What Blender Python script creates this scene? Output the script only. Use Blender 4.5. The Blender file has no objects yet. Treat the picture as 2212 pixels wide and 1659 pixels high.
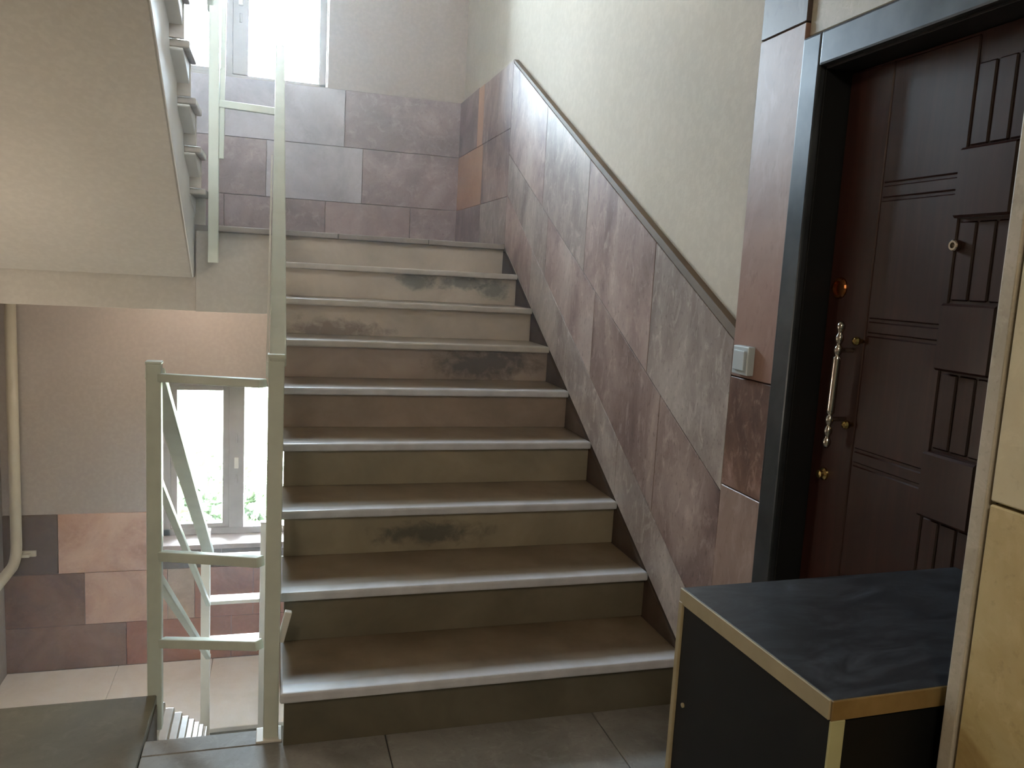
import bpy, bmesh, math, random
from mathutils import Vector, Matrix
random.seed(7)
S = bpy.context.scene
COL = S.collection

# ------------------------------------------------------------------ camera
def make_camera():
    yaw, pit, rol = 0.2898, -0.1322, 0.0549
    f = Vector((math.sin(yaw)*math.cos(pit), math.cos(yaw)*math.cos(pit), math.sin(pit)))
    r = Vector((math.cos(yaw), -math.sin(yaw), 0)); u = r.cross(f)
    c, s = math.cos(rol), math.sin(rol)
    r2 = c*r + s*u; u2 = -s*r + c*u
    cd = bpy.data.cameras.new('camera'); cam = bpy.data.objects.new('camera', cd); COL.objects.link(cam)
    cd.sensor_fit = 'HORIZONTAL'; cd.sensor_width = 36.0; cd.lens = 1744.36/2212*36.0
    cd.clip_start = 0.02; cd.clip_end = 200
    M = Matrix(((r2.x, u2.x, -f.x, -1.2796), (r2.y, u2.y, -f.y, -2.1744), (r2.z, u2.z, -f.z, 1.3482), (0, 0, 0, 1)))
    cam.matrix_world = M
    S.camera = cam
make_camera()

# ------------------------------------------------------------------ world, daylight, exposure
SKY = 12.0
w = bpy.data.worlds.new('sky'); S.world = w; w.use_nodes = True
bg = w.node_tree.nodes['Background']; bg.inputs[0].default_value = (0.71, 0.85, 1.0, 1); bg.inputs[1].default_value = SKY
def portal(name, x, y, z, sx, sz):
    l = bpy.data.lights.new(name, 'AREA'); l.shape = 'RECTANGLE'; l.size = sx; l.size_y = sz
    l.cycles.is_portal = True
    o = bpy.data.objects.new(name, l); COL.objects.link(o); o.location = (x, y, z)
    o.rotation_euler = (math.radians(-90), 0, 0)      # shines towards -y, into the stairwell
portal('window_daylight_upper', -1.5, 4.25, 3.15, 1.1, 1.25)
portal('window_daylight_lower', -1.5, 4.25, -0.1, 1.1, 1.15)
sl = bpy.data.lights.new('sun', 'SUN'); sl.energy = 1.1; sl.angle = math.radians(1.5); sl.color = (1, .96, .9)
so_ = bpy.data.objects.new('sun', sl); COL.objects.link(so_)
so_.rotation_euler = Vector((-.10, -.62, -.78)).to_track_quat('-Z', 'Y').to_euler()
S.view_settings.view_transform = 'Standard'; S.view_settings.look = 'None'
S.view_settings.gamma = 1.0; S.view_settings.use_curve_mapping = False
S.view_settings.exposure = 3.14
S.cycles.max_bounces = 10; S.cycles.diffuse_bounces = 7; S.cycles.transparent_max_bounces = 12
S.cycles.sample_clamp_indirect = 6.0
FILL_W = 9.5; FILL_L = 5.0; FILL_U = 7.0  # strengths of the added fill lamps

# ------------------------------------------------------------------ material helpers
def lin(c):
    return tuple(((v/255)/12.92 if v/255 <= 0.04045 else ((v/255+0.055)/1.055)**2.4) for v in c)+(1,)
class N:
    def __init__(s, name):
        s.m = bpy.data.materials.new(name); s.m.use_nodes = True; s.t = s.m.node_tree
        s.b = s.t.nodes['Principled BSDF']; s.tc = s.t.nodes.new('ShaderNodeTexCoord')
    def n(s, t, **k):
        x = s.t.nodes.new(t)
        for a, v in k.items():
            if a in x.inputs.keys(): x.inputs[a].default_value = v
            else: setattr(x, a, v)
        return x
    def l(s, a, b): s.t.links.new(a, b)
    def coords(s, sc=(1, 1, 1), loc=(0, 0, 0), rot=(0, 0, 0), kind='Object'):
        m = s.n('ShaderNodeMapping'); m.inputs['Scale'].default_value = sc; m.inputs['Location'].default_value = loc
        m.inputs['Rotation'].default_value = rot; s.l(s.tc.outputs[kind], m.inputs[0]); return m.outputs[0]
    def noise(s, co, scale, detail=5, rough=.6, dist=0):
        x = s.n('ShaderNodeTexNoise'); x.inputs['Scale'].default_value = scale; x.inputs['Detail'].default_value = detail
        x.inputs['Roughness'].default_value = rough; x.inputs['Distortion'].default_value = dist
        s.l(co, x.inputs['Vector']); return x.outputs[0]
    def ramp(s, f, pts):
        r = s.n('ShaderNodeValToRGB'); e = r.color_ramp.elements
        while len(e) < len(pts): e.new(.5)
        for i, (p, c) in enumerate(pts): e[i].position = p; e[i].color = c
        s.l(f, r.inputs[0]); return r.outputs[0]
    def mix(s, f, a, b, mode='MIX'):
        x = s.n('ShaderNodeMix', data_type='RGBA', blend_type=mode)
        for i, v in ((0, f), (6, a), (7, b)):
            if hasattr(v, 'is_linked') or isinstance(v, bpy.types.NodeSocket): s.l(v, x.inputs[i])
            else: x.inputs[i].default_value = v
        return x.outputs[2]
    def bump(s, f, st=.2, d=.01):
        b = s.n('ShaderNodeBump'); b.inputs['Strength'].default_value = st; b.inputs['Distance'].default_value = d
        s.l(f, b.inputs['Height']); s.l(b.outputs[0], s.b.inputs['Normal'])
    def fin(s, col, rough=.6, metal=0, spec=None):
        if isinstance(col, bpy.types.NodeSocket): s.l(col, s.b.inputs['Base Color'])
        else: s.b.inputs['Base Color'].default_value = col
        s.b.inputs['Roughness'].default_value = rough; s.b.inputs['Metallic'].default_value = metal
        if spec is not None: s.b.inputs['Specular IOR Level'].default_value = spec
        return s.m

def stone(name, cols, scale=3.0, rough=.35, stretch=(1, 1, .6), veins=.25, off=0.0, bump=.05):
    k = N(name); co = k.coords(stretch, (off, off*1.7, off*.6))
    a = k.noise(co, scale, 6, .62, .6)
    n = len(cols); c = k.ramp(a, [(.34+.32*i/(n-1), lin(cols[i])) for i in range(n)])
    v = k.noise(co, scale*5.5, 7, .7, 1.0)
    c2 = k.mix(k.ramp(v, [(.52, (0, 0, 0, 1)), (.68, (veins, veins, veins, 1))]), c, lin(tuple(min(255, x+45) for x in cols[-1])))
    sp = k.noise(co, scale*22, 4, .6)
    c3 = k.mix(k.ramp(sp, [(.30, (veins*1.2,)*3+(1,)), (.42, (0, 0, 0, 1))]), c2, lin(tuple(max(0, x-50) for x in cols[0])))
    if bump: k.bump(v, bump, .004)
    return k.fin(c3, rough)
def plaster(name, col, col2, scale=1.2, bump=.25):
    k = N(name); co = k.coords((1, 1, 1))
    a = k.noise(co, scale, 5, .55)
    c = k.ramp(a, [(.35, lin(col)), (.65, lin(col2))])
    b = k.noise(co, 38, 5, .6); c2 = k.mix(k.ramp(b, [(.45, (.14,)*3+(1,)), (.6, (0, 0, 0, 1))]), c, lin(tuple(x-40 for x in col)))
    k.bump(b, bump, .004)
    return k.fin(c2, .85)
def paint(name, col, rough=.4, var=10, metal=0, scale=6, bump=0):
    k = N(name); a = k.noise(k.coords(), scale, 4, .6)
    c = k.ramp(a, [(.35, lin(tuple(max(0, x-var) for x in col))), (.65, lin(tuple(min(255, x+var) for x in col)))])
    if bump: k.bump(a, bump, .003)
    return k.fin(c, rough, metal)

M = {}
M['plaster_wall'] = plaster('cream_plaster', (196, 190, 176), (206, 200, 187))
M['plaster_far'] = plaster('warm_plaster', (164, 153, 144), (173, 162, 152), bump=.12)
M['soffit'] = plaster('soffit_plaster', (192, 186, 176), (202, 196, 186), bump=.12)
M['concrete'] = plaster('painted_concrete', (186, 181, 172), (196, 190, 181), bump=.12)
M['grout'] = paint('dark_grout', (96, 84, 74), .9, 6)
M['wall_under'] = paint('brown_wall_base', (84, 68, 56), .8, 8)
M['clad1'] = stone('mauve_travertine', [(118, 98, 94), (158, 138, 132), (178, 164, 156)], 3.2, .42, (1, 1, .5), .35, 0)
M['clad2'] = stone('grey_travertine', [(122, 108, 102), (150, 138, 132), (176, 166, 158)], 4.2, .42, (1, 1, .5), .4, 5)
M['clad3'] = stone('dusky_travertine', [(104, 84, 80), (138, 118, 112), (166, 148, 140)], 3.6, .42, (1, 1, .5), .4, 9)
M['strip'] = stone('rose_travertine', [(126, 94, 82), (144, 112, 99), (158, 130, 117)], 2.6, .45, (1, 1, .4), .2, 3)
M['strip_dark'] = stone('umber_travertine', [(84, 58, 48), (110, 80, 66), (160, 130, 118)], 6, .45, (1, 1, .5), .3, 4)
M['strip_low'] = stone('faded_rose_travertine', [(132, 110, 100), (148, 126, 116), (160, 140, 130)], 3.5, .45, (1, 1, .4), .25, 41)
M['strip_mauve'] = stone('dull_mauve_travertine', [(82, 70, 65), (92, 80, 74), (102, 90, 84)], 2.5, .45, (1, 1, .5), .2, 6)
M['dado1'] = stone('pink_dado_stone', [(164, 124, 102), (188, 150, 128), (200, 166, 144)], 2.4, .4, (1, 1, 1), .12, 1)
M['dado2'] = stone('tan_dado_stone', [(150, 130, 112), (170, 146, 126), (186, 162, 140)], 2.8, .4, (1, 1, 1), .12, 2)
M['dado3'] = stone('brick_dado_stone', [(128, 80, 58), (152, 102, 78), (164, 114, 92)], 2.2, .4, (1, 1, 1), .12, 7)
M['dado4'] = stone('brown_dado_stone', [(104, 74, 54), (126, 94, 72), (140, 108, 86)], 2.2, .4, (1, 1, 1), .1, 21)
M['dado_dark'] = stone('dark_dado_stone', [(82, 62, 46), (92, 72, 55), (102, 82, 64)], 2.2, .4, (1, 1, 1), .08, 8)
M['dado_mauve'] = stone('mauve_dado_stone', [(124, 108, 106), (144, 126, 124), (162, 146, 144)], 2.6, .4, (1, 1, 1), .25, 11)
M['dado_pale'] = stone('flare_grey_dado_stone', [(152, 146, 150), (168, 162, 166), (180, 175, 180)], 2.4, .4, (1, 1, 1), .12, 31)  # pale bluish grey: window flare put into the stone colour
M['dado_mauve2'] = stone('rosy_mauve_dado_stone', [(132, 112, 108), (148, 128, 124), (160, 142, 138)], 2.4, .4, (1, 1, 1), .15, 33)
M['dado_orange'] = stone('apricot_dado_stone', [(176, 136, 108), (188, 150, 122), (196, 160, 134)], 2.6, .4, (1, 1, 1), .08, 12)
M['trimtan'] = paint('tan_edge_trim', (112, 98, 82), .6, 6)
M['pillar_a'] = stone('straw_pillar_stone', [(176, 164, 128), (186, 174, 140), (196, 186, 154)], 3.0, .4, (1, 1, 1), .15, 13)
M['pillar_b'] = stone('ochre_pillar_stone', [(146, 120, 72), (176, 156, 106), (188, 172, 128)], 4.0, .4, (1, 1, 1), .15, 14)
M['pillar_edge'] = stone('grey_pillar_edge', [(160, 152, 134), (172, 164, 146), (180, 172, 156)], 7, .55, (1, 1, 1), .2, 15)
M['pillar_joint'] = paint('olive_joint', (110, 102, 76), .8, 5)
M['floor'] = stone('grey_marble_floor', [(120, 118, 114), (138, 136, 132), (156, 154, 150)], 3.4, .5, (1, 1, 1), .2, 16)
M['floor_dark'] = stone('olive_floor_stone', [(92, 88, 72), (102, 98, 82), (116, 112, 96)], 3.0, .4, (1, 1, 1), .12, 17)
M['landing_floor'] = stone('pale_marble_floor', [(234, 228, 220), (240, 234, 228), (244, 240, 236)], 3.0, .35, (1, 1, 1), .15, 18)
M['rail'] = paint('sage_grey_rail_paint', (204, 211, 200), .38, 6)
M['rail_lower'] = paint('cream_grey_rail_paint', (226, 222, 214), .38, 6)
M['frame_white'] = paint('window_white_paint', (160, 154, 148), .45, 6)
M['sill'] = stone('pale_pink_sill', [(150, 132, 124), (162, 144, 136), (172, 155, 148)], 3, .4, (1, 1, 1), .1, 19)
M['pipe'] = paint('cream_pipe_paint', (182, 174, 154), .4, 5)
M['switch'] = paint('pale_blue_grey_plastic', (186, 196, 200), .35, 4)
M['black_metal'] = paint('black_frame_enamel', (26, 27, 28), .4, 4)
M['black_flat'] = paint('black_jamb', (10, 10, 10), .6, 2)
M['brass'] = paint('polished_brass', (196, 170, 110), .18, 6, 1)
M['chrome'] = paint('polished_nickel', (190, 184, 174), .16, 6, 1)
M['copper'] = paint('copper_ring', (150, 96, 58), .25, 6, 1)
M['lamp_metal'] = paint('lamp_white', (220, 216, 205), .5, 3)

def frame_mat():
    k = N('grey_door_casing_enamel'); a = k.noise(k.coords((1, 1, 1)), 5, 5, .6)
    c = k.ramp(a, [(.35, lin((68, 72, 76))), (.65, lin((88, 92, 96)))])
    k.bump(a, .08, .003); return k.fin(c, .3, .7, .8)
M['casing'] = frame_mat()
def wood_mat():
    k = N('dark_mahogany_laminate'); co = k.coords((14, 14, .7))
    a = k.noise(co, 3, 6, .65, .8)
    c = k.ramp(a, [(.3, lin((44, 21, 16))), (.5, lin((52, 26, 20))), (.72, lin((62, 34, 27)))])
    return k.fin(c, .3, 0, .5)
M['mahogany'] = wood_mat()
def laminate():
    k = N('black_laminate'); a = k.noise(k.coords((1, 2.4, 1)), 7, 6, .7, 1.2)
    c = k.ramp(a, [(.45, lin((34, 36, 40))), (.62, lin((58, 62, 68))), (.8, lin((86, 94, 106)))])
    return k.fin(c, .38, 0, .6)
M['laminate_top'] = laminate()
def speck():
    k = N('black_side_panel'); a = k.noise(k.coords(), 14, 3, .5)
    c = k.ramp(a, [(.5, lin((9, 9, 7))), (.8, lin((16, 16, 12)))])
    return k.fin(c, .55, 0, .25)
M['side_black'] = speck()
M['edge_beige'] = paint('beige_edge_band', (150, 138, 108), .5, 8, 0, 9)
M['edge_ochre'] = paint('ochre_edge_band', (122, 98, 56), .5, 10, 0, 12)
M['edge_pale'] = paint('pale_green_edge_band', (164, 162, 122), .5, 6)

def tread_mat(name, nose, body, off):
    # window reflection put into the pale marble nosing colour, dirt on the rest
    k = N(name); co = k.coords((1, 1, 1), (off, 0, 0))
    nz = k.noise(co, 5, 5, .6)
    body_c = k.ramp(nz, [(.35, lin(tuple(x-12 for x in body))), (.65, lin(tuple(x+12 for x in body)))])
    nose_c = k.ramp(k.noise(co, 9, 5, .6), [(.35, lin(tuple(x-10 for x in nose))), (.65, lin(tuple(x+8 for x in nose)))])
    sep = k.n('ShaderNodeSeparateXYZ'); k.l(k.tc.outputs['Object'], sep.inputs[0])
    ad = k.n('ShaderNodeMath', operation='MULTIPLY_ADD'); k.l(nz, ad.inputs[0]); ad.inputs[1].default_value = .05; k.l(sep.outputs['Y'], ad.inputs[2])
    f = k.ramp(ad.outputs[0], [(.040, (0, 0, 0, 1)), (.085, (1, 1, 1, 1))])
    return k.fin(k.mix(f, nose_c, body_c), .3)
M['tread'] = tread_mat('sheen_marble_tread', (200, 201, 206), (118, 102, 82), 0)
M['tread_up'] = tread_mat('dull_marble_tread', (178, 172, 162), (140, 126, 110), 4)  # duller copy with less window reflection in the nosing colour
def riser_mat(name, cols, off, spots=(), spotcol=(84, 82, 76)):
    k = N(name); co = k.coords((1, 1, 1.2), (off, 0, off))
    a = k.noise(co, 3.2, 6, .62, .4)
    n = len(cols); c = k.ramp(a, [(.34+.32*i/(n-1), lin(cols[i])) for i in range(n)])
    br = k.noise(co, 16, 5, .65, .5)
    for (sx, sz, rx, rz) in spots:
        m = k.n('ShaderNodeMapping'); m.inputs['Location'].default_value = (-sx/rx, 0, -sz/rz)
        m.inputs['Scale'].default_value = (1/rx, 0, 1/rz); k.l(k.tc.outputs['Object'], m.inputs[0])
        ln = k.n('ShaderNodeVectorMath', operation='LENGTH'); k.l(m.outputs[0], ln.inputs[0])
        ad = k.n('ShaderNodeMath', operation='MULTIPLY_ADD'); k.l(br, ad.inputs[0]); ad.inputs[1].default_value = 2.2; k.l(ln.outputs['Value'], ad.inputs[2])
        c = k.mix(k.ramp(ad.outputs[0], [(.0, (.8,)*3+(1,)), (1.0, (.8,)*3+(1,))]) if False else k.ramp(k_div(k, ad.outputs[0], 3.0), [(.50, (.75,)*3+(1,)), (.72, (0, 0, 0, 1))]), c, lin(spotcol))
    return k.fin(c, .45)
def k_div(k, s, v):
    d = k.n('ShaderNodeMath', operation='DIVIDE'); k.l(s, d.inputs[0]); d.inputs[1].default_value = v; return d.outputs[0]
RIS = {}  # tones go from dark to pale up the flight, window glow painted in
base = [(140, 131, 111), (152, 142, 121), (162, 152, 131)]
warm = [(146, 131, 117), (160, 143, 129), (170, 154, 139)]
pale = [(170, 160, 144), (184, 173, 157), (195, 184, 168)]
dark = [(92, 88, 74), (102, 96, 80), (112, 106, 90)]
RIS[1] = riser_mat('olive_riser_stone', dark, 1)
RIS[2] = riser_mat('khaki_riser_stone', [(106, 99, 82), (116, 108, 90), (126, 118, 100)], 2)
RIS[3] = riser_mat('stained_riser_stone', base, 3, [(-.72, -.075, .22, .05)], (78, 78, 72))
RIS[4] = riser_mat('drab_riser_stone', base, 4)
RIS[5] = riser_mat('brown_riser_stone', warm, 5)
RIS[6] = riser_mat('patched_riser_stone', warm, 6, [(-.30, -.06, .28, .09)], (72, 68, 64))  # dark patch towards the right end
RIS[7] = riser_mat('sandy_riser_stone', pale, 7, [(-1.0, -.12, .3, .06)], (116, 100, 90))
RIS[8] = riser_mat('mottled_riser_stone', pale, 8, [(-.55, -.03, .12, .05), (-.30, -.03, .16, .045), (-.12, -.06, .10, .06)], (96, 100, 94))
RIS[9] = riser_mat('pale_riser_stone', pale, 9)

def glass_mat():
    m = bpy.data.materials.new('clear_glass'); m.use_nodes = True; t = m.node_tree
    for n in list(t.nodes): t.nodes.remove(n)
    o = t.nodes.new('ShaderNodeOutputMaterial'); mx = t.nodes.new('ShaderNodeMixShader'); a = t.nodes.new('ShaderNodeBsdfTransparent')
    g = t.nodes.new('ShaderNodeBsdfGlossy'); g.inputs['Roughness'].default_value = .03; fr = t.nodes.new('ShaderNodeFresnel'); fr.inputs[0].default_value = 1.45
    a.inputs[0].default_value = (.96, .98, .97, 1)
    t.links.new(fr.outputs[0], mx.inputs[0]); t.links.new(a.outputs[0], mx.inputs[1]); t.links.new(g.outputs[0], mx.inputs[2]); t.links.new(mx.outputs[0], o.inputs[0])
    return m
M['glass'] = glass_mat()
def leaf_mat():
    k = N('sunlit_foliage'); a = k.noise(k.coords(), 4, 5, .6)
    return k.fin(k.ramp(a, [(.35, lin((46, 58, 30))), (.65, lin((66, 80, 44)))]), .7)
M['leaf'] = leaf_mat()
M['bark'] = paint('bark_brown', (110, 92, 72), .9, 12)
M['ground'] = paint('pale_yard_ground', (170, 172, 140), .9, 10, 0, .6)

# ------------------------------------------------------------------ mesh helpers
def obj(name, bm, mat, parent=None, origin=None, smooth=False):
    org = Vector(origin) if origin is not None else (parent_world(parent) if parent else Vector((0, 0, 0)))
    bmesh.ops.translate(bm, verts=bm.verts, vec=-org)
    bmesh.ops.recalc_face_normals(bm, faces=bm.faces)
    me = bpy.data.meshes.new(name); bm.to_mesh(me); bm.free()
    if smooth:
        for p in me.polygons: p.use_smooth = True
    for m in (mat if isinstance(mat, (list, tuple)) else [mat]): me.materials.append(m)
    o = bpy.data.objects.new(name, me); COL.objects.link(o)
    if parent: o.parent = parent; o.location = org - parent_world(parent)
    else: o.location = org
    return o
def parent_world(p):
    v = Vector((0, 0, 0))
    while p: v += p.location; p = p.parent
    return v
def empty(name, loc): 
    o = bpy.data.objects.new(name, None); COL.objects.link(o); o.location = loc; o.empty_display_size = .1; return o
def tag(o, label=None, cat=None, group=None, kind=None):
    if label: o['label'] = label
    if cat: o['category'] = cat
    if group: o['group'] = group
    if kind: o['kind'] = kind
    return o
def bev(bm, r, seg=2):
    if r: bmesh.ops.bevel(bm, geom=list(bm.edges), offset=r, segments=seg, affect='EDGES', profile=.6)
    return bm
def box(x0, x1, y0, y1, z0, z1, r=0, bm=None, seg=2):
    b = bmesh.new()
    vs = [b.verts.new((x, y, z)) for x in (x0, x1) for y in (y0, y1) for z in (z0, z1)]
    for f in ((0, 1, 3, 2), (4, 6, 7, 5), (0, 4, 5, 1), (2, 3, 7, 6), (0, 2, 6, 4), (1, 5, 7, 3)): b.faces.new([vs[i] for i in f])
    bev(b, r, seg)
    if bm is None: return b
    return join(bm, b)
def join(a, b):
    me = bpy.data.meshes.new('t'); b.to_mesh(me); b.free(); a.from_mesh(me); bpy.data.meshes.remove(me); return a
def prism_x(poly, x0, x1, r=0):       # poly of (y, z)
    b = bmesh.new(); A = [b.verts.new((x0, y, z)) for y, z in poly]; B = [b.verts.new((x1, y, z)) for y, z in poly]
    b.faces.new(A); b.faces.new(B[::-1]); n = len(poly)
    for i in range(n): b.faces.new((A[i], B[i], B[(i+1) % n], A[(i+1) % n]))
    return bev(b, r, 1)
def prism_y(poly, y0, y1, r=0):       # poly of (x, z)
    b = bmesh.new(); A = [b.verts.new((x, y0, z)) for x, z in poly]; B = [b.verts.new((x, y1, z)) for x, z in poly]
    b.faces.new(A); b.faces.new(B[::-1]); n = len(poly)
    for i in range(n): b.faces.new((A[i], B[i], B[(i+1) % n], A[(i+1) % n]))
    return bev(b, r, 1)
def bar(p, q, w, h, r=.003, up=(0, 0, 1)):     # square tube from p to q
    p, q = Vector(p), Vector(q); d = (q-p).normalized(); up = Vector(up)
    if abs(d.dot(up)) > .95: up = Vector((0, 1, 0))
    s = d.cross(up).normalized(); t = s.cross(d).normalized()
    b = bmesh.new(); V = []
    for c in (p, q):
        for a, e in ((-1, -1), (1, -1), (1, 1), (-1, 1)): V.append(b.verts.new(c + s*a*w/2 + t*e*h/2))
    b.faces.new(V[:4][::-1]); b.faces.new(V[4:])
    for i in range(4): b.faces.new((V[i], V[(i+1) % 4], V[4+(i+1) % 4], V[4+i]))
    return bev(b, r)
def tube(pts, rad, n=16):
    b = bmesh.new(); rings = []
    P = [Vector(p) for p in pts]; ref = Vector((1, .01, .02)).normalized()
    for i, p in enumerate(P):
        d = (P[min(i+1, len(P)-1)]-P[max(i-1, 0)]).normalized(); s = d.cross(ref).normalized(); t = s.cross(d)
        rr = rad[i] if isinstance(rad, (list, tuple)) else rad
        rings.append([b.verts.new(p + rr*(s*math.cos(a*2*math.pi/n)+t*math.sin(a*2*math.pi/n))) for a in range(n)])
    for A, B in zip(rings, rings[1:]):
        for i in range(n): b.faces.new((A[i], A[(i+1) % n], B[(i+1) % n], B[i]))
    b.faces.new(rings[0][::-1]); b.faces.new(rings[-1]); return b
def lathe_x(cy, cz, prof, n=20):      # profile (x, radius) around an axis along x
    return tube([(x, cy, cz) for x, r in prof], [max(r, .0004) for x, r in prof], n) if False else _lx(cy, cz, prof, n)
def _lx(cy, cz, prof, n):
    b = bmesh.new(); R = []
    for x, r in prof: R.append([b.verts.new((x, cy+r*math.cos(a*2*math.pi/n), cz+r*math.sin(a*2*math.pi/n))) for a in range(n)])
    for A, B in zip(R, R[1:]):
        for i in range(n): b.faces.new((A[i], A[(i+1) % n], B[(i+1) % n], B[i]))
    b.faces.new(R[0][::-1]); b.faces.new(R[-1]); return b
def struct(name, bm, mat, parent=None):
    o = obj(name, bm, mat, parent)
    if not parent: o['kind'] = 'structure'
    return o

# ------------------------------------------------------------------ constants of the place
T, H = .302, .17           # tread and rise of the right flight
FAR = 3.75                 # face of the far wall
XL = -3.0                  # left wall
# ------------------------------------------------------------------ far wall with its two windows
def wall_far():
    y0, y1 = FAR+.012, FAR+.50
    wx0, wx1 = -2.04, -.95
    bm = bmesh.new()
    for a in ((XL-.2, wx0, -3.2, 5.0), (wx1, .3, -3.2, 5.0), (wx0, wx1, -3.2, -.66), (wx0, wx1, .50, 2.57), (wx0, wx1, 3.72, 5.0)):
        join(bm, box(a[0], a[1], y0, y1, a[2], a[3]))
    return struct('wall_far', bm, M['plaster_far'])
wf = wall_far()
def dado(x0, x1, z0, z1, mat, parent=wf, r=.002):
    g = .0015
    return obj('tile', box(x0+g, x1-g, FAR, FAR+.02, z0+g, z1-g, r, seg=1), M[mat], parent)
# upper dado (above the half landing) in three courses
for (a, b_, m) in ((-3.0, -2.4, 'dado2'), (-2.4, -1.62, 'dado_pale'), (-1.62, -.83, 'dado_pale'), (-.83, 0, 'dado_mauve')): dado(a, b_, 2.18, 2.565, m)
for (a, b_, m) in ((-3.0, -2.1, 'dado_mauve'), (-2.1, -1.35, 'dado_mauve'), (-1.35, -.70, 'dado_pale'), (-.70, 0, 'dado_mauve')): dado(a, b_, 1.80, 2.18, m)
for (a, b_, m) in ((-3.0, -2.35, 'dado2'), (-2.35, -1.62, 'dado_mauve'), (-1.62, -.95, 'dado_mauve'), (-.95, -.35, 'dado_mauve2'), (-.35, 0, 'dado_mauve')): dado(a, b_, 1.53, 1.80, m)
# lower dado
for (a, b_, z0, z1, m) in ((-3.0, -2.67, -.835, -.415, 'dado_dark'), (-2.67, -2.04, -.835, -.415, 'dado1'),
        (-2.04, -1.62, -.835, -.70, 'dado_dark'), (-1.62, -.95, -.835, -.70, 'dado_dark'), (-.95, 0, -.835, -.415, 'dado1'),
        (-3.0, -2.51, -1.21, -.835, 'dado4'), (-2.51, -1.98, -1.21, -.835, 'dado1'), (-1.98, -1.80, -1.21, -.835, 'dado2'), (-1.80, -1.40, -1.21, -.835, 'dado3'), (-1.40, -.7, -1.21, -.835, 'dado3'), (-.7, 0, -1.21, -.835, 'dado1'),
        (-3.0, -2.25, -1.53, -1.21, 'dado4'), (-2.25, -1.55, -1.53, -1.21, 'dado3'), (-1.55, -.8, -1.53, -1.21, 'dado3'), (-.8, 0, -1.53, -1.21, 'dado3')):
    dado(a, b_, z0, z1, m)

def window(name, z0, z1, with_sill):
    W = empty(name, (-1.495, 3.98, z0)); W['kind'] = 'structure'
    x0, x1, ya, yb = -2.03, -.955, 3.93, 4.0
    f = M['frame_white']
    for bx in ((x0, x0+.05, z0, z1), (x1-.05, x1, z0, z1), (x0, x1, z0, z0+.05), (x0, x1, z1-.05, z1)):
        obj('window_frame', box(bx[0], bx[1], ya, yb, bx[2], bx[3], .004), f, W)
    mu = obj('mullion', box(-1.582, -1.478, ya-.01, yb, z0+.05, z1-.05, .006), f, W)
    for zz in (z0+.42, z0+.72):
        obj('hinge', tube([(-1.53, ya-.014, zz-.03), (-1.53, ya-.014, zz+.03)], .008, 10), M['frame_white'], W)
    obj('window_latch', box(-1.545, -1.515, ya-.03, ya-.005, z0+.50, z0+.58, .004), M['lamp_metal'], W)
    # sash on the left light
    s = .045
    bm = box(x0+.05, x0+.05+s, ya+.01, yb-.01, z0+.05, z1-.05, .004)
    for bx in ((-1.582-s, -1.582, z0+.05, z1-.05), (x0+.05+s, -1.582-s, z0+.05, z0+.05+s*.7), (x0+.05+s, -1.582-s, z1-.05-s*.7, z1-.05)):
        join(bm, box(bx[0], bx[1], ya+.01, yb-.01, bx[2], bx[3], .004))
    sa = obj('sash', bm, f, W)
    obj('pane', box(x0+.05+s, -1.582-s, 3.965, 3.969, z0+.05+s*.7, z1-.05-s*.7), M['glass'], W)
    obj('pane', box(-1.478, x1-.05, 3.965, 3.969, z0+.05, z1-.05), M['glass'], W)
    if with_sill:
        obj('window_sill', box(-2.06, -.93, FAR-.05, 3.94, z0-.035, z0, .004), M['sill'], W)
    return W
window('window_1', 2.57, 3.72, False)
window('window_2', -.65, .50, True)

# ------------------------------------------------------------------ right wall
PX = .015
wr = struct('wall_right', join(join(join(box(PX, .35, -.33, FAR+.4, -3.2, 5.0), box(PX, .35, -1.42, -.33, 1.97, 5.0)), box(.30, .50, -1.42, -.33, -3.2, 2.2)), box(-1.26, PX, -4.6, .0, -3.2, -.25)), M['plaster_wall'])
def top(y): return 1.27+.532*y
def s1(y): return .82+.51*y
def s2(y): return .38+.60*y
def bt(y): return .177+.563*y
def rake(lo, hi, ys, mats):
    for i in range(len(ys)-1):
        a, b_ = ys[i]+.0015, ys[i+1]-.0015
        g = .0018
        poly = [(a, lo(a)+g), (b_, lo(b_)+g), (b_, hi(b_)-g), (a, hi(a)-g)]
        obj('tile', prism_x(poly, -.012, PX+.004, .0015), M[mats[i % len(mats)]], wr)
rake(s1, top, [-.13, .42, 1.10, 1.72, 2.385], ['clad2', 'clad1', 'clad2', 'clad1'])
rake(s2, s1, [-.13, .30, .95, 1.62, 2.385], ['clad3', 'clad3', 'clad1', 'clad2'])
rake(bt, s2, [.0, .62, 1.25, 1.86, 2.385], ['clad2', 'clad2', 'clad2', 'clad1'])
obj('tile', prism_x([(-.1285, .002), (-.03, .002), (-.002, .177), (-.002, .378), (-.1285, .30)], -.012, PX+.004, .0015), M['clad3'], wr)
obj('backing', prism_x([(-.33, 0), (-.33, 1.96), (-.13, 1.96), (-.13, 1.19), (2.39, 2.53), (3.75, 2.56), (3.75, 1.53), (2.42, 1.53), (0, .17), (-.13, 0)], PX-.004, PX+.002), M['grout'], wr)
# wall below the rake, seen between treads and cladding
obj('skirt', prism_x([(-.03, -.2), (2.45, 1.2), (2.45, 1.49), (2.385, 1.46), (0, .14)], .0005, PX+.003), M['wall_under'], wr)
# tan strip along the rake
obj('edge_strip', prism_x([(-.13, top(-.13)), (2.385, top(2.385)), (2.385, top(2.385)+.016), (-.13, top(-.13)+.034)], -.010, PX+.004, .001), M['trimtan'], wr)
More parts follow.
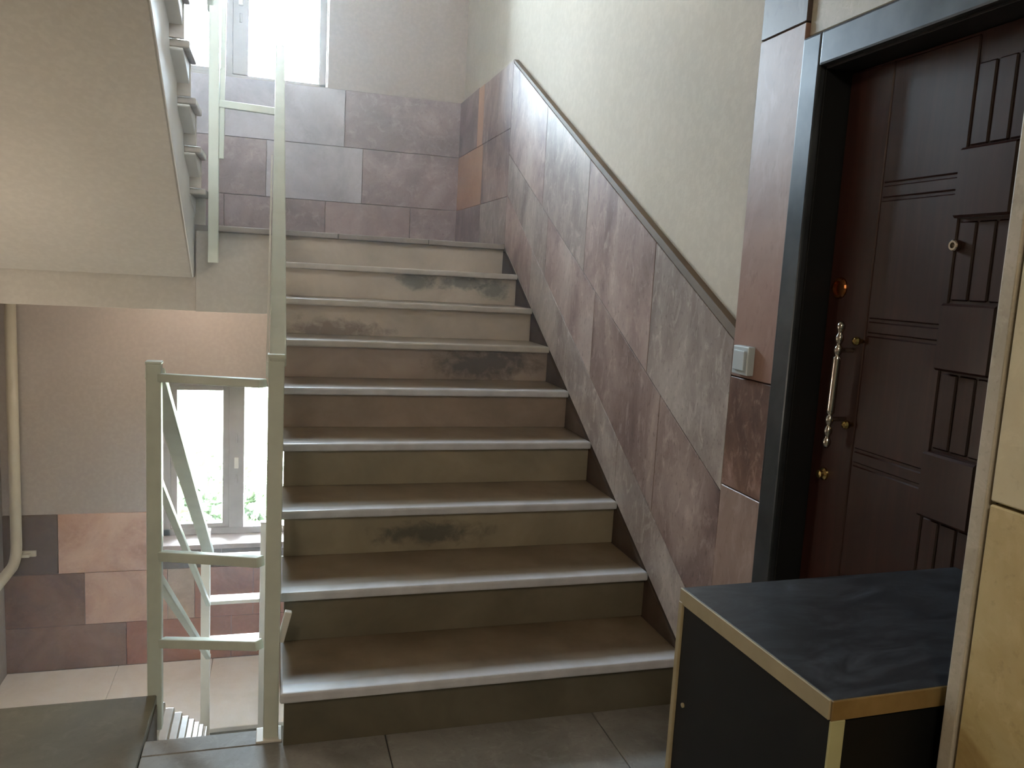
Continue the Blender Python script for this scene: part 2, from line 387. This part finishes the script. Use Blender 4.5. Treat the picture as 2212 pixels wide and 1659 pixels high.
# cladding beside the half landing
for (ya, yb, za, zb, m) in ((2.385, 3.05, 2.18, 2.555, 'clad1'), (3.05, 3.20, 2.18, 2.56, 'dado_orange'), (3.20, 3.75, 2.18, 2.565, 'dado_mauve'),
        (2.385, 3.02, 1.80, 2.18, 'clad1'), (3.02, 3.75, 1.80, 2.18, 'dado_orange'), (2.385, 3.02, 1.53, 1.80, 'clad2'), (3.02, 3.75, 1.53, 1.80, 'dado_mauve')):
    obj('tile', box(-.012, PX+.004, ya+.0015, yb-.0015, za+.0015, zb-.0015, .0015, seg=1), M[m], wr)
# upright strip of stone beside the door
for (za, zb, m) in ((0, .78, 'strip_low'), (.78, 1.10, 'strip_dark'), (1.10, 2.02, 'strip'), (2.02, 2.45, 'strip_mauve'), (2.45, 2.80, 'strip')):
    obj('tile', box(-.014, PX+.004, -.332, -.1315, za+.0015, zb-.0015, .002, seg=1), M[m], wr)
for (ya, yb, m) in ((-.93, -.332, 'pillar_edge'), (-1.42, -.93, 'pillar_edge')):
    obj('tile', box(-.003, PX+.004, ya+.0015, yb-.0015, 1.985, 2.80, .002, seg=1), M[m], wr)

# ------------------------------------------------------------------ near wall at the right (stone clad corner)
XP, YP = -.46, -1.414
wn = struct('wall_near', box(XP+.02, .6, -4.6, YP, -.3, 2.8), M['plaster_wall'])
obj('edge_strip', box(XP+.001, XP+.03, YP-.019, YP+.001, 0, 2.78, .002), M['pillar_edge'], wn)
obj('joint', box(XP+.010, XP+.03, YP-.026, YP-.018, 0, 2.78), M['pillar_joint'], wn)
yy = [YP-.024, YP-.80, YP-1.6, YP-2.4, -4.5]
for i in range(4):
    for (za, zb, m) in ((0, .38, 'pillar_a'), (.38, 1.113, 'pillar_b'), (1.113, 1.86, 'pillar_a'), (1.86, 2.78, 'pillar_a')):
        obj('tile', box(XP, XP+.03, yy[i+1]+.0015, yy[i]-.0015, za+.002, zb-.002, .002, seg=1), M[m], wn)
# return face of that corner (towards the stairs)
obj('return_panel', box(XP+.03, .30, YP-.004, YP+.002, 0, 2.78), M['pillar_joint'], wn)

# ------------------------------------------------------------------ remaining shell
struct('wall_left', box(XL-.2, XL, -4.6, FAR+.5, -3.2, 5.0), M['plaster_far'])
struct('wall_back', box(XL-.2, .6, -4.8, -4.6, -3.2, 5.0), M['plaster_wall'])
fl = struct('floor', join(join(box(XL, -1.61, -4.6, .36, -.24, -.02), box(-1.61, .50, -4.6, .055, -.24, -.02)), box(-1.24, PX, 0, .03, -.24, -.02)), M['grout'])
# floor slabs
xs = [-3.0, -2.3, -1.612]
for i in range(2):
    for (ya, yb) in ((-.32, .385), (-1.02, -.32), (-1.72, -1.02), (-2.42, -1.72), (-4.6, -2.42)):
        obj('slab', box(xs[i]+.0015, xs[i+1]-.0015, ya+.0015, yb-.0015, -.03, 0, .003, seg=1), M['floor_dark'], fl)
xs = [-1.612, -.95, -.30, .50]
for i in range(3):
    for (ya, yb) in ((-.60, .075 if i == 0 else .048), (-1.25, -.60), (-1.90, -1.25), (-2.55, -1.90), (-4.6, -2.55)):
        if i == 0 and ya == -.60:
            obj('slab', box(xs[0]+.0015, xs[1]-.0015, ya, .048, -.03, 0, .003, seg=1), M['floor'], fl); continue
        obj('slab', box(xs[i]+.0015, min(xs[i+1], .29)-.0015, ya+.0015, yb-.0015, -.03, 0, .003, seg=1), M['floor'], fl)
obj('slab', box(-1.6105, -1.2415, .0495, .125, -.03, 0, .003, seg=1), M['floor'], fl)
obj('slab_base', box(-1.609, -1.2425, .056, .12, -.24, -.031), M['grout'], fl)
struct('floor.001', box(XL-.1, .4, -4.6, FAR+.1, -3.2, -3.06), M['floor'])
struct('ceiling', join(join(box(XL, -1.61, -4.6, .325, 2.80, 3.03), box(-1.61, .50, -4.6, -.02, 2.80, 3.03)), box(XL-.2, .5, -4.8, FAR+.5, 5.0, 5.1)), M['plaster_far'])

# ------------------------------------------------------------------ staircases
def mesh_of(o): return o.data
def tread_mesh(x0, x1, depth, mat):
    return box(x0, x1, 0, depth, -.03, 0, .009, seg=3)
def right_flight():
    R = empty('stone_staircase', (-.62, 0, 0))
    tag(R, 'main stone staircase rising ahead along the right wall, pale nosings with window sheen in the colour', 'staircase')
    x0, x1 = -1.25, -.0005
    for i in range(1, 9):
        y = (i-1)*T
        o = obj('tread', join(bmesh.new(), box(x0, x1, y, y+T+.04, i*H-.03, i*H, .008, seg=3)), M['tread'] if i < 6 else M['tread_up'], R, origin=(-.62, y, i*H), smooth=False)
        if i == 8: tag(o, 'tread with a duller nosing')
    for i in range(1, 10):
        y = (i-1)*T+.028
        o = obj('riser', box(x0+.012, -.001, y, y+.018, (i-1)*H, i*H-.0305, .001, seg=1), RIS[i], R, origin=(0, y, i*H-.03))
        if i == 3: o['label'] = 'riser with a grey smeared stain'
        if i == 6: o['label'] = 'riser with a dark patch at its right'
        if i == 8: o['label'] = 'riser with green-grey mottling'
    poly = [(.05, -.02)]
    for i in range(1, 9): poly += [((i-1)*T+.045, i*H-.031), (i*T+.045, i*H-.031)]
    poly += [(8*T+.045, 1.30), (8*T+.045, 1.18), (.20, -.02)]
    obj('flight_slab', prism_x(poly, x0+.02, -.0005), M['concrete'], R)
right_flight()

TL = .27
def left_flight(dz, label, ncount=9, slab=True):
    y0 = .385
    R = empty('stone_staircase', (-2.3, y0, dz))
    tag(R, label, 'staircase')
    xa, xb = XL+.003, -1.62
    for k in range(1, 9):
        y = y0+TL*k; z = dz-H*k
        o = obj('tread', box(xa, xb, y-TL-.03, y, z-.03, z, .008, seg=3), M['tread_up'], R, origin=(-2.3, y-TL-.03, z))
    for k in range(1, 10):
        y = y0+TL*(k-1); z = dz-H*k
        obj('riser', box(xa, xb-.02, y-.046, y-.028, z, z+H-.03, .001, seg=1), RIS[4] if dz < 1 else M['concrete'], R)
    edge = paint('lit_slab_edge', (226, 226, 224), .6, 4)  # whiter than the soffit: light on the flight's side put into the colour
    so = lambda y: dz-3.06+1.25+.63*(2.43-y)
    if slab:
        ye = y0+TL*8-.03
        obj('flight_slab', prism_x([(y0-.05, so(y0-.05)), (2.43, so(2.43)), (ye, so(2.43)), (ye, so(ye)+.402), (y0-.05, so(y0-.05)+.402)], xa, -1.70, .006), M['soffit'], R)
        obj('lit_edge_face', prism_x([(y0-.05, so(y0-.05)+.003), (2.43, so(2.43)+.003), (ye, so(2.43)+.003), (ye, so(ye)+.40), (y0-.05, so(y0-.05)+.40)], -1.6995, -1.695), edge, R)
        for k in range(1, 9):
            a, b_ = y0+TL*(k-1)-.03, y0+TL*k-.03; z = dz-H*k-.031
            za, zb = so(a)+.38, so(b_)+.38
            if za > z: za = z-.004
            obj('step_block', prism_x([(a, min(za, z-.01)), (b_, zb), (b_, z), (a, z)], xa, -1.645 if k < 8 else -1.689, .003), edge, R)
left_flight(3.06, 'staircase climbing back overhead at the left, seen from below with its sloping soffit')
left_flight(0.0, 'staircase going down behind the short post at the left, seen past its landing edge')

# ------------------------------------------------------------------ half landings
def landing(z, yr, yl, label, fm, xsp):
    L = empty('stair_landing', (-1.5, 3.2, z)); tag(L, label, 'landing')
    xs = [XL+.004, -2.3, xsp]
    for i in range(2):
        obj('floor_slab', box(xs[i]+.001, xs[i+1]-.001, yl+.001, FAR-.001, z-.03, z, .004, seg=2), fm, L)
    xs = [xsp, -.95, -.45, -.0005]
    for i in range(3):
        obj('floor_slab', box(xs[i]+.001, xs[i+1]-.001, yr, FAR-.001, z-.03, z, .006, seg=3), fm, L)
    ym = max(yr, yl)+.01
    obj('landing_plate', box(XL+.004, -.002, ym+.2, FAR+.01, z-.19, z-.031), M['soffit'], L)
    obj('beam', box(-1.685, -.002, yr+.05, ym+.25, z-.46, z-.031, .004), M['concrete'], L)
    obj('beam', box(XL+.004, -1.688, yl-.024 if z > 0 else yl+.03, ym+.25, z-.46, z-.031, .004), M['soffit'], L)
M['landing_up'] = stone('dull_landing_stone', [(128, 120, 112), (142, 134, 126), (152, 144, 136)], 3, .45, (1, 1, 1), .1, 22)  # dull brown-grey, darker than the lower landing's floor
landing(1.53, 8*T, 2.545, 'upper half landing below the bright upper window', M['landing_up'], -1.63)
landing(-1.53, 2.80, 2.545, 'lower half landing with pale floor below the lower window', M['landing_floor'], -1.675)

# ------------------------------------------------------------------ railings
RM, RL = M['rail'], M['rail_lower']
def newel(x, y, z0, z1, w, parent, mat, cap=True):
    p = obj('newel_post', bar((x, y, z0), (x, y, z1), w, w, .004), mat, parent)
    if cap: obj('post_cap', box(x-w/2-.002, x+w/2+.002, y-w/2-.002, y+w/2+.002, z1, z1+.008, .003), mat, p)
    return p
# rail of the main flight
A = empty('stair_railing', (-1.27, .085, 0)); tag(A, 'tall grey-green railing of the main flight, long handrail rising away', 'railing')
newel(-1.2725, .085, 0.006, 1.10, .042, A, RM)
obj('handrail', bar((-1.269, .066, 1.085), (-1.272, 2.46, 2.475), .044, .03, .005), RM, A)
obj('handrail_flange', bar((-1.297, .145, 1.055), (-1.299, 1.35, 1.76), .006, .055, .001), M['rail_lower'], A)
for dz in (.40, .74):
    obj('lower_rail', bar((-1.269, .10, 1.085-dz), (-1.271, 2.40, 2.44-dz), .024, .024, .003), RM, A)
obj('newel_post', bar((-1.271, 2.39, 1.30), (-1.271, 2.39, 2.44), .038, .038, .003), RM, A)
obj('foot_plate', box(-1.315, -1.232, .04, .07, .0, .006, .001) if False else box(-1.312, -1.242, .05, .124, 0, .007, .002), M['rail_lower'], A)
obj('bracket', bar((-1.250, .12, .27), (-1.228, .12, .36), .02, .02, .003), M['rail_lower'], A)
# guard between the newels and the rail going down
B = empty('stair_railing', (-1.62, .37, 0)); tag(B, 'low railing with the shorter grey-green post, cross bars over the gap and handrail going down', 'railing')
newel(-1.620, .405, -.12, 1.035, .042, B, RM)
for z0, z1, hh in ((.995, 1.022, .024), (.445, .515, .030), (.165, .268, .028)):
    obj('cross_bar', bar((-1.599, .395, z0), (-1.3065, .111, z1), .03, hh, .003), RM, B)
obj('handrail', bar((-1.62, .42, 1.005), (-1.62, 2.56, -.31), .055, .035, .004), RM, B)
for dz, ww in ((.31, .024), (.63, .028)):
    obj('lower_rail', bar((-1.62, .42, 1.005-dz), (-1.62, 2.56, -.31-dz), ww, ww, .003), RM, B)
# rail frame at the lower landing
Cc = empty('landing_railing', (-1.48, 2.70, -1.53)); tag(Cc, 'pale rail frame with ladder-like cross bars at the lower half landing', 'railing')
newel(-1.645, 2.68, -1.60, -.22, .05, Cc, RL)
newel(-1.318, 2.68, -1.60, -.18, .045, Cc, RL)
for z in (-.385, -.645, -.90):
    obj('cross_bar', bar((-1.62, 2.68, z), (-1.34, 2.68, z), .10, .022, .003), RL, Cc)
for x in (-1.645, -1.318): obj('bracket', box(x-.02, x+.02, 2.704, 2.82 if x > -1.4 else 2.802, -1.585, -1.565, .002), RL, Cc)
# rail of the upper flight
D = empty('stair_railing', (-1.593, 2.42, 1.3)); tag(D, 'pale railing of the overhead flight in front of the upper window', 'railing')
newel(-1.593, 2.388, 1.335, 2.86, .05, D, RM)
obj('cross_bar', bar((-1.568, 2.39, 2.145), (-1.2915, 2.39, 2.135), .03, .036, .003), RM, D)
obj('handrail', bar((-1.600, 2.41, 2.36), (-1.600, .45, 3.62), .035, .03, .004) if False else bar((-1.612, 2.41, 2.60), (-1.612, .45, 3.83), .03, .028, .004), RM, D)
obj('lower_rail', bar((-1.556, 2.39, 1.87), (-1.545, 2.39, 2.86), .024, .02, .003), RM, D)

# ------------------------------------------------------------------ entrance door
Dr = empty('door_1', (.04, -.87, 0)); Dr['kind'] = 'structure'
ya, yb, zt = -.405, -1.335, 1.896
for nm, bx in (('door_casing', (-.018, .012, -.405, -.332, 0, 1.978)), ('door_casing', (-.018, .012, -1.408, -1.335, 0, 1.978)), ('door_casing', (-.018, .012, -1.335, -.405, 1.896, 1.978))):
    obj(nm, box(*bx, .006), M['casing'], Dr)
for bx in ((.0, .30, -.411, -.34, 0, 1.97), (.0, .30, -1.40, -1.329, 0, 1.97), (.0, .30, -1.329, -.411, 1.89, 1.97)):
    obj('jamb', box(*bx, .002), M['black_flat'], Dr)
LX = .075
leaf = obj('door_leaf', box(LX, LX+.045, -1.326, -.414, .012, 1.888, .002), M['mahogany'], Dr)
def lpanel(y0, y1, z0, z1, d=.005, r=.003, nm='leaf_panel'):
    return obj(nm, box(LX-d, LX+.002, y0, y1, z0, z1, r, seg=1), M['mahogany'], leaf)
g = .004
pitch = .3140
lpanel(-.562, -.414, .015, 1.885, .003)
lpanel(-1.326, -1.178, .015, 1.885, .003)
zs = [.015] + [z for k in range(5) for z in (.333+pitch*k-.017, .333+pitch*k+.017)] + [1.885]
for (u, v) in ((-.800, -.566), (-1.174, -.940)):
    for j in range(len(zs)-1): lpanel(u+.001, v-.001, zs[j]+g*.8, zs[j+1]-g*.8, .004)
# column of raised squares
for k in range(6):
    zb = .260+pitch*k
    if zb+.14 < 1.89:
        lpanel(-.940, -.800, zb, zb+.14, .026, .005, 'raised_square')
    z0 = .015 if k == 0 else .260+pitch*(k-1)+.14+.006; z1 = min(zb-.006, 1.885)
    for (u, v) in ((-.846, -.803), (-.893, -.850), (-.937, -.897)): lpanel(u, v, z0, z1, .004)
obj('peephole', lathe_x(-.806, 1.461, [(LX-.004, .012), (LX-.016, .012), (LX-.018, .010), (LX-.018, .006), (LX-.012, .005)]), M['chrome'], Dr)
obj('lock_rosette', lathe_x(-.455, 1.364, [(LX, .027), (LX-.006, .027), (LX-.010, .024), (LX-.010, .018), (LX-.004, .016), (LX-.004, .001)]), M['copper'], Dr)
for (y, z) in ((-.556, 1.240), (-.552, 1.036)):
    obj('door_knob', lathe_x(y, z, [(LX, .006), (LX-.010, .005), (LX-.014, .009), (LX-.022, .011), (LX-.028, .008), (LX-.031, .002)]), M['brass'], Dr)
obj('key_cylinder', lathe_x(-.470, .893, [(LX, .017), (LX-.008, .016), (LX-.012, .010), (LX-.02, .010), (LX-.021, .002)]), M['brass'], Dr)
def pull():
    x, y0, z0, y1, z1 = .030, -.528, 1.285, -.520, .972
    n = 60; pts = []; rad = []
    for i in range(n+1):
        t = i/n; pts.append((x, y0+(y1-y0)*t, z0+(z1-z0)*t))
        if t < .27 or t > .73:
            q = t/.27 if t < .27 else (1-t)/.27
            rad.append(.0035+.0065*abs(math.sin(q*math.pi*3))**.8)
        else: rad.append(.0095)
    return tube(pts, rad, 12)
pu = obj('pull_handle', pull(), M['chrome'], Dr, smooth=True)
for z in (1.215, 1.045): obj('handle_stem', tube([(.03, -.525, z), (LX, -.525, z)], .006, 10), M['chrome'], pu)

# ------------------------------------------------------------------ wall switch
sw = empty('light_switch', (0, -.205, 1.11)); tag(sw, 'small pale plastic switch box on the pink stone strip beside the door', 'switch')
obj('switch_box', box(-.034, -.003, -.243, -.165, 1.112, 1.192, .004), M['switch'], sw)
obj('rocker', box(-.040, -.030, -.232, -.176, 1.124, 1.180, .003), M['switch'], sw)

# ------------------------------------------------------------------ shoe cabinet
def cabinet():
    cx, cy, hz = -.623, -1.022, .85
    K = empty('shoe_cabinet', (cx, cy, 0)); tag(K, 'black low cabinet with beige edge banding in front of the brown door', 'cabinet')
    L, Dp, th = .585, .372, .026
    P = lambda a: a
    def pb(nm, b, m): return obj(nm, b, m, K)
    x0, x1, y1, y0 = cx, cx+L, cy, cy-Dp
    tp = pb('top_panel', box(x0+.003, x1, y0+.003, y1, hz-th, hz, .001, seg=1), M['laminate_top'])
    o = obj('edge_band', box(x0-.001, x0+.003, y0+.003, y1, hz-th, hz+.0005, .001, seg=1), M['edge_beige'], tp); tag(o, 'beige edge band')
    o = obj('edge_band', box(x0+.001, x1, y0-.001, y0+.003, hz-th, hz+.0005, .001, seg=1), M['edge_ochre'], tp); tag(o, 'ochre edge band')
    sp = pb('side_panel', box(x0+.002, x0+.022, y0+.003, y1-.012, .0, hz-th, .001, seg=1), M['side_black'])
    o = obj('edge_band', box(x0+.001, x0+.023, y0-.001, y0+.003, .0, hz-th, .001, seg=1), M['edge_pale'], sp); tag(o, 'pale green edge band')
    pb('side_panel', box(x1-.022, x1-.002, y0+.003, y1-.012, 0, hz-th, .001, seg=1), M['side_black'])
    pb('back_panel', box(x0-.002, x1, y1-.011, y1, 0, hz-th+.004, .001, seg=1), M['edge_beige'])
    pb('bottom_panel', box(x0+.022, x1-.022, y0+.02, y1-.012, .06, .08, .001, seg=1), M['side_black'])
    pb('shelf', box(x0+.022, x1-.022, y0+.03, y1-.012, .44, .455, .001, seg=1), M['side_black'])
    for a, b_ in ((x0+.025, x0+L/2-.002), (x0+L/2+.002, x1-.025)):
        d = pb('cabinet_door', box(a, b_, y0+.004, y0+.02, .085, hz-th-.004, .001, seg=1), M['side_black'])
    for (yy_, zz_) in ((cy-.035, .66), (cy-.20, .62)):
        pb('screw_cover', _lx(yy_, zz_, [(x0+.002, .004), (x0-.0005, .004), (x0-.001, .001)], 10), M['edge_beige'])
    K.rotation_euler = (0, 0, math.radians(1.6))
cabinet()

# ------------------------------------------------------------------ heating pipe
pp = [(-2.905, 3.70, 1.33), (-2.905, 3.70, -.60)]
for i in range(1, 9):
    a = math.pi/2*i/8; pp.append((-2.905, 3.70-.12*(1-math.cos(a)), -.60-.12*math.sin(a)))
pp.append((-2.905, 2.75, -.735))
pi_ = obj('wall_pipe', tube(pp, .034, 18), M['pipe'], None, origin=(-2.905, 3.70, -.6), smooth=True)
tag(pi_, 'cream painted vertical pipe with an elbow in the far left corner', 'pipe')
obj('pipe_clip', join(box(-2.95, -2.80, 3.735, 3.752, -.70, -.66, .002), box(-2.875, -2.83, 3.69, 3.745, -.69, -.67, .002)), M['pipe'], pi_)

# ------------------------------------------------------------------ three added fill lamps to brighten the stairwell, none of them in view
def glow(name, col, e):
    em = bpy.data.materials.new(name); em.use_nodes = True; p = em.node_tree.nodes['Principled BSDF']
    p.inputs['Emission Color'].default_value = col+(1,); p.inputs['Emission Strength'].default_value = e; return em
def globe(c, r, sq):
    b = bmesh.new(); bmesh.ops.create_uvsphere(b, u_segments=20, v_segments=12, radius=r)
    for v in b.verts: v.co = Vector((c[0]+v.co.x*sq[0], c[1]+v.co.y*sq[1], c[2]+v.co.z*sq[2]))
    return b
lm = empty('fill_ceiling_lamp', (-1.7, -3.3, 2.80)); tag(lm, 'added round fill lamp, unseen on the ceiling over the entrance landing', 'lamp')
obj('fill_lamp_shade', globe((-1.7, -3.3, 2.70), .17, (1, 1, .6)), glow('entrance_fill_glow', (1, .88, .72), FILL_W), lm, smooth=True)
obj('fill_lamp_base', box(-1.78, -1.62, -3.38, -3.22, 2.775, 2.80, .008), M['lamp_metal'], lm)
lm = empty('fill_wall_lamp', (XL, 1.25, .75)); tag(lm, 'added round fill lamp, unseen on the left wall beside the flight going down', 'lamp')
obj('fill_lamp_shade', globe((XL+.13, 1.25, .75), .12, (.8, 1, 1)), glow('stair_fill_glow', (1, .86, .72), FILL_L), lm, smooth=True)
obj('fill_lamp_base', box(XL, XL+.045, 1.19, 1.31, .69, .81, .01), M['lamp_metal'], lm)

lm = empty('fill_ceiling_lamp', (-1.75, 3.15, 1.34)); tag(lm, 'added small fill lamp, hidden under the upper half landing', 'lamp')
obj('fill_lamp_shade', globe((-1.75, 3.15, 1.27), .09, (1, 1, .6)), glow('landing_fill_glow', (1, .84, .72), FILL_U), lm, smooth=True)
obj('fill_lamp_base', box(-1.79, -1.71, 3.11, 3.19, 1.30, 1.34, .005), M['lamp_metal'], lm)

# ------------------------------------------------------------------ outside: yard and a tree seen through the lower window
struct('ground', box(-30, 30, 4.6, 60, -3.4, -3.2), M['ground'])
def shrub(x, y, z0, h, rad, label):
    R = empty('shrub', (x, y, z0)); tag(R, label, 'shrub')
    obj('stem', tube([(x, y, z0), (x+.05, y, z0+h*.6)], [.05, .03], 8), M['bark'], R)
    b = bmesh.new(); rnd = random.Random(3)
    for i in range(3600):
        c = Vector((x+rnd.gauss(0, .45)*rad, y+rnd.gauss(0, .3)*rad, z0+abs(rnd.gauss(.45, .25))*h)); s = rnd.uniform(.05, .11)
        d1 = Vector((rnd.uniform(-1, 1), rnd.uniform(-1, 1), rnd.uniform(-1, 1))).normalized(); d2 = d1.orthogonal().normalized()
        b.faces.new([b.verts.new(c+d1*s), b.verts.new(c+d2*s*.5), b.verts.new(c-d1*s), b.verts.new(c-d2*s*.5)])
    obj('foliage', b, M['leaf'], R)
shrub(-2.2, 10.5, -3.2, 1.5, 1.5, 'washed out green shrub outside the lower window')

# ------------------------------------------------------------------ added haze volumes standing in for lens glare around the windows
hz = bpy.data.materials.new('glare_haze'); hz.use_nodes = True; t = hz.node_tree
for n in list(t.nodes): t.nodes.remove(n)
o_ = t.nodes.new('ShaderNodeOutputMaterial'); v_ = t.nodes.new('ShaderNodeVolumeScatter')
v_.inputs['Color'].default_value = (.93, .96, 1, 1); v_.inputs['Density'].default_value = .028; v_.inputs['Anisotropy'].default_value = .35
t.links.new(v_.outputs[0], o_.inputs['Volume'])
ho = obj('haze', box(XL+.002, -.002, .25, 4.3, .951, 4.99), hz); tag(ho, 'added thin haze standing in for lens glare at the upper window', 'haze', kind='stuff')
hz2 = hz.copy(); hz2.name = 'lower_glare_haze'
for n in hz2.node_tree.nodes:
    if n.type == 'VOLUME_SCATTER': n.inputs['Density'].default_value = .016; n.inputs['Color'].default_value = (1, .96, .92, 1)
ho = obj('haze', box(-2.80, -.08, .30, 3.68, -1.45, .95), hz2); tag(ho, 'added fainter haze standing in for glare at the lower window', 'haze', kind='stuff')
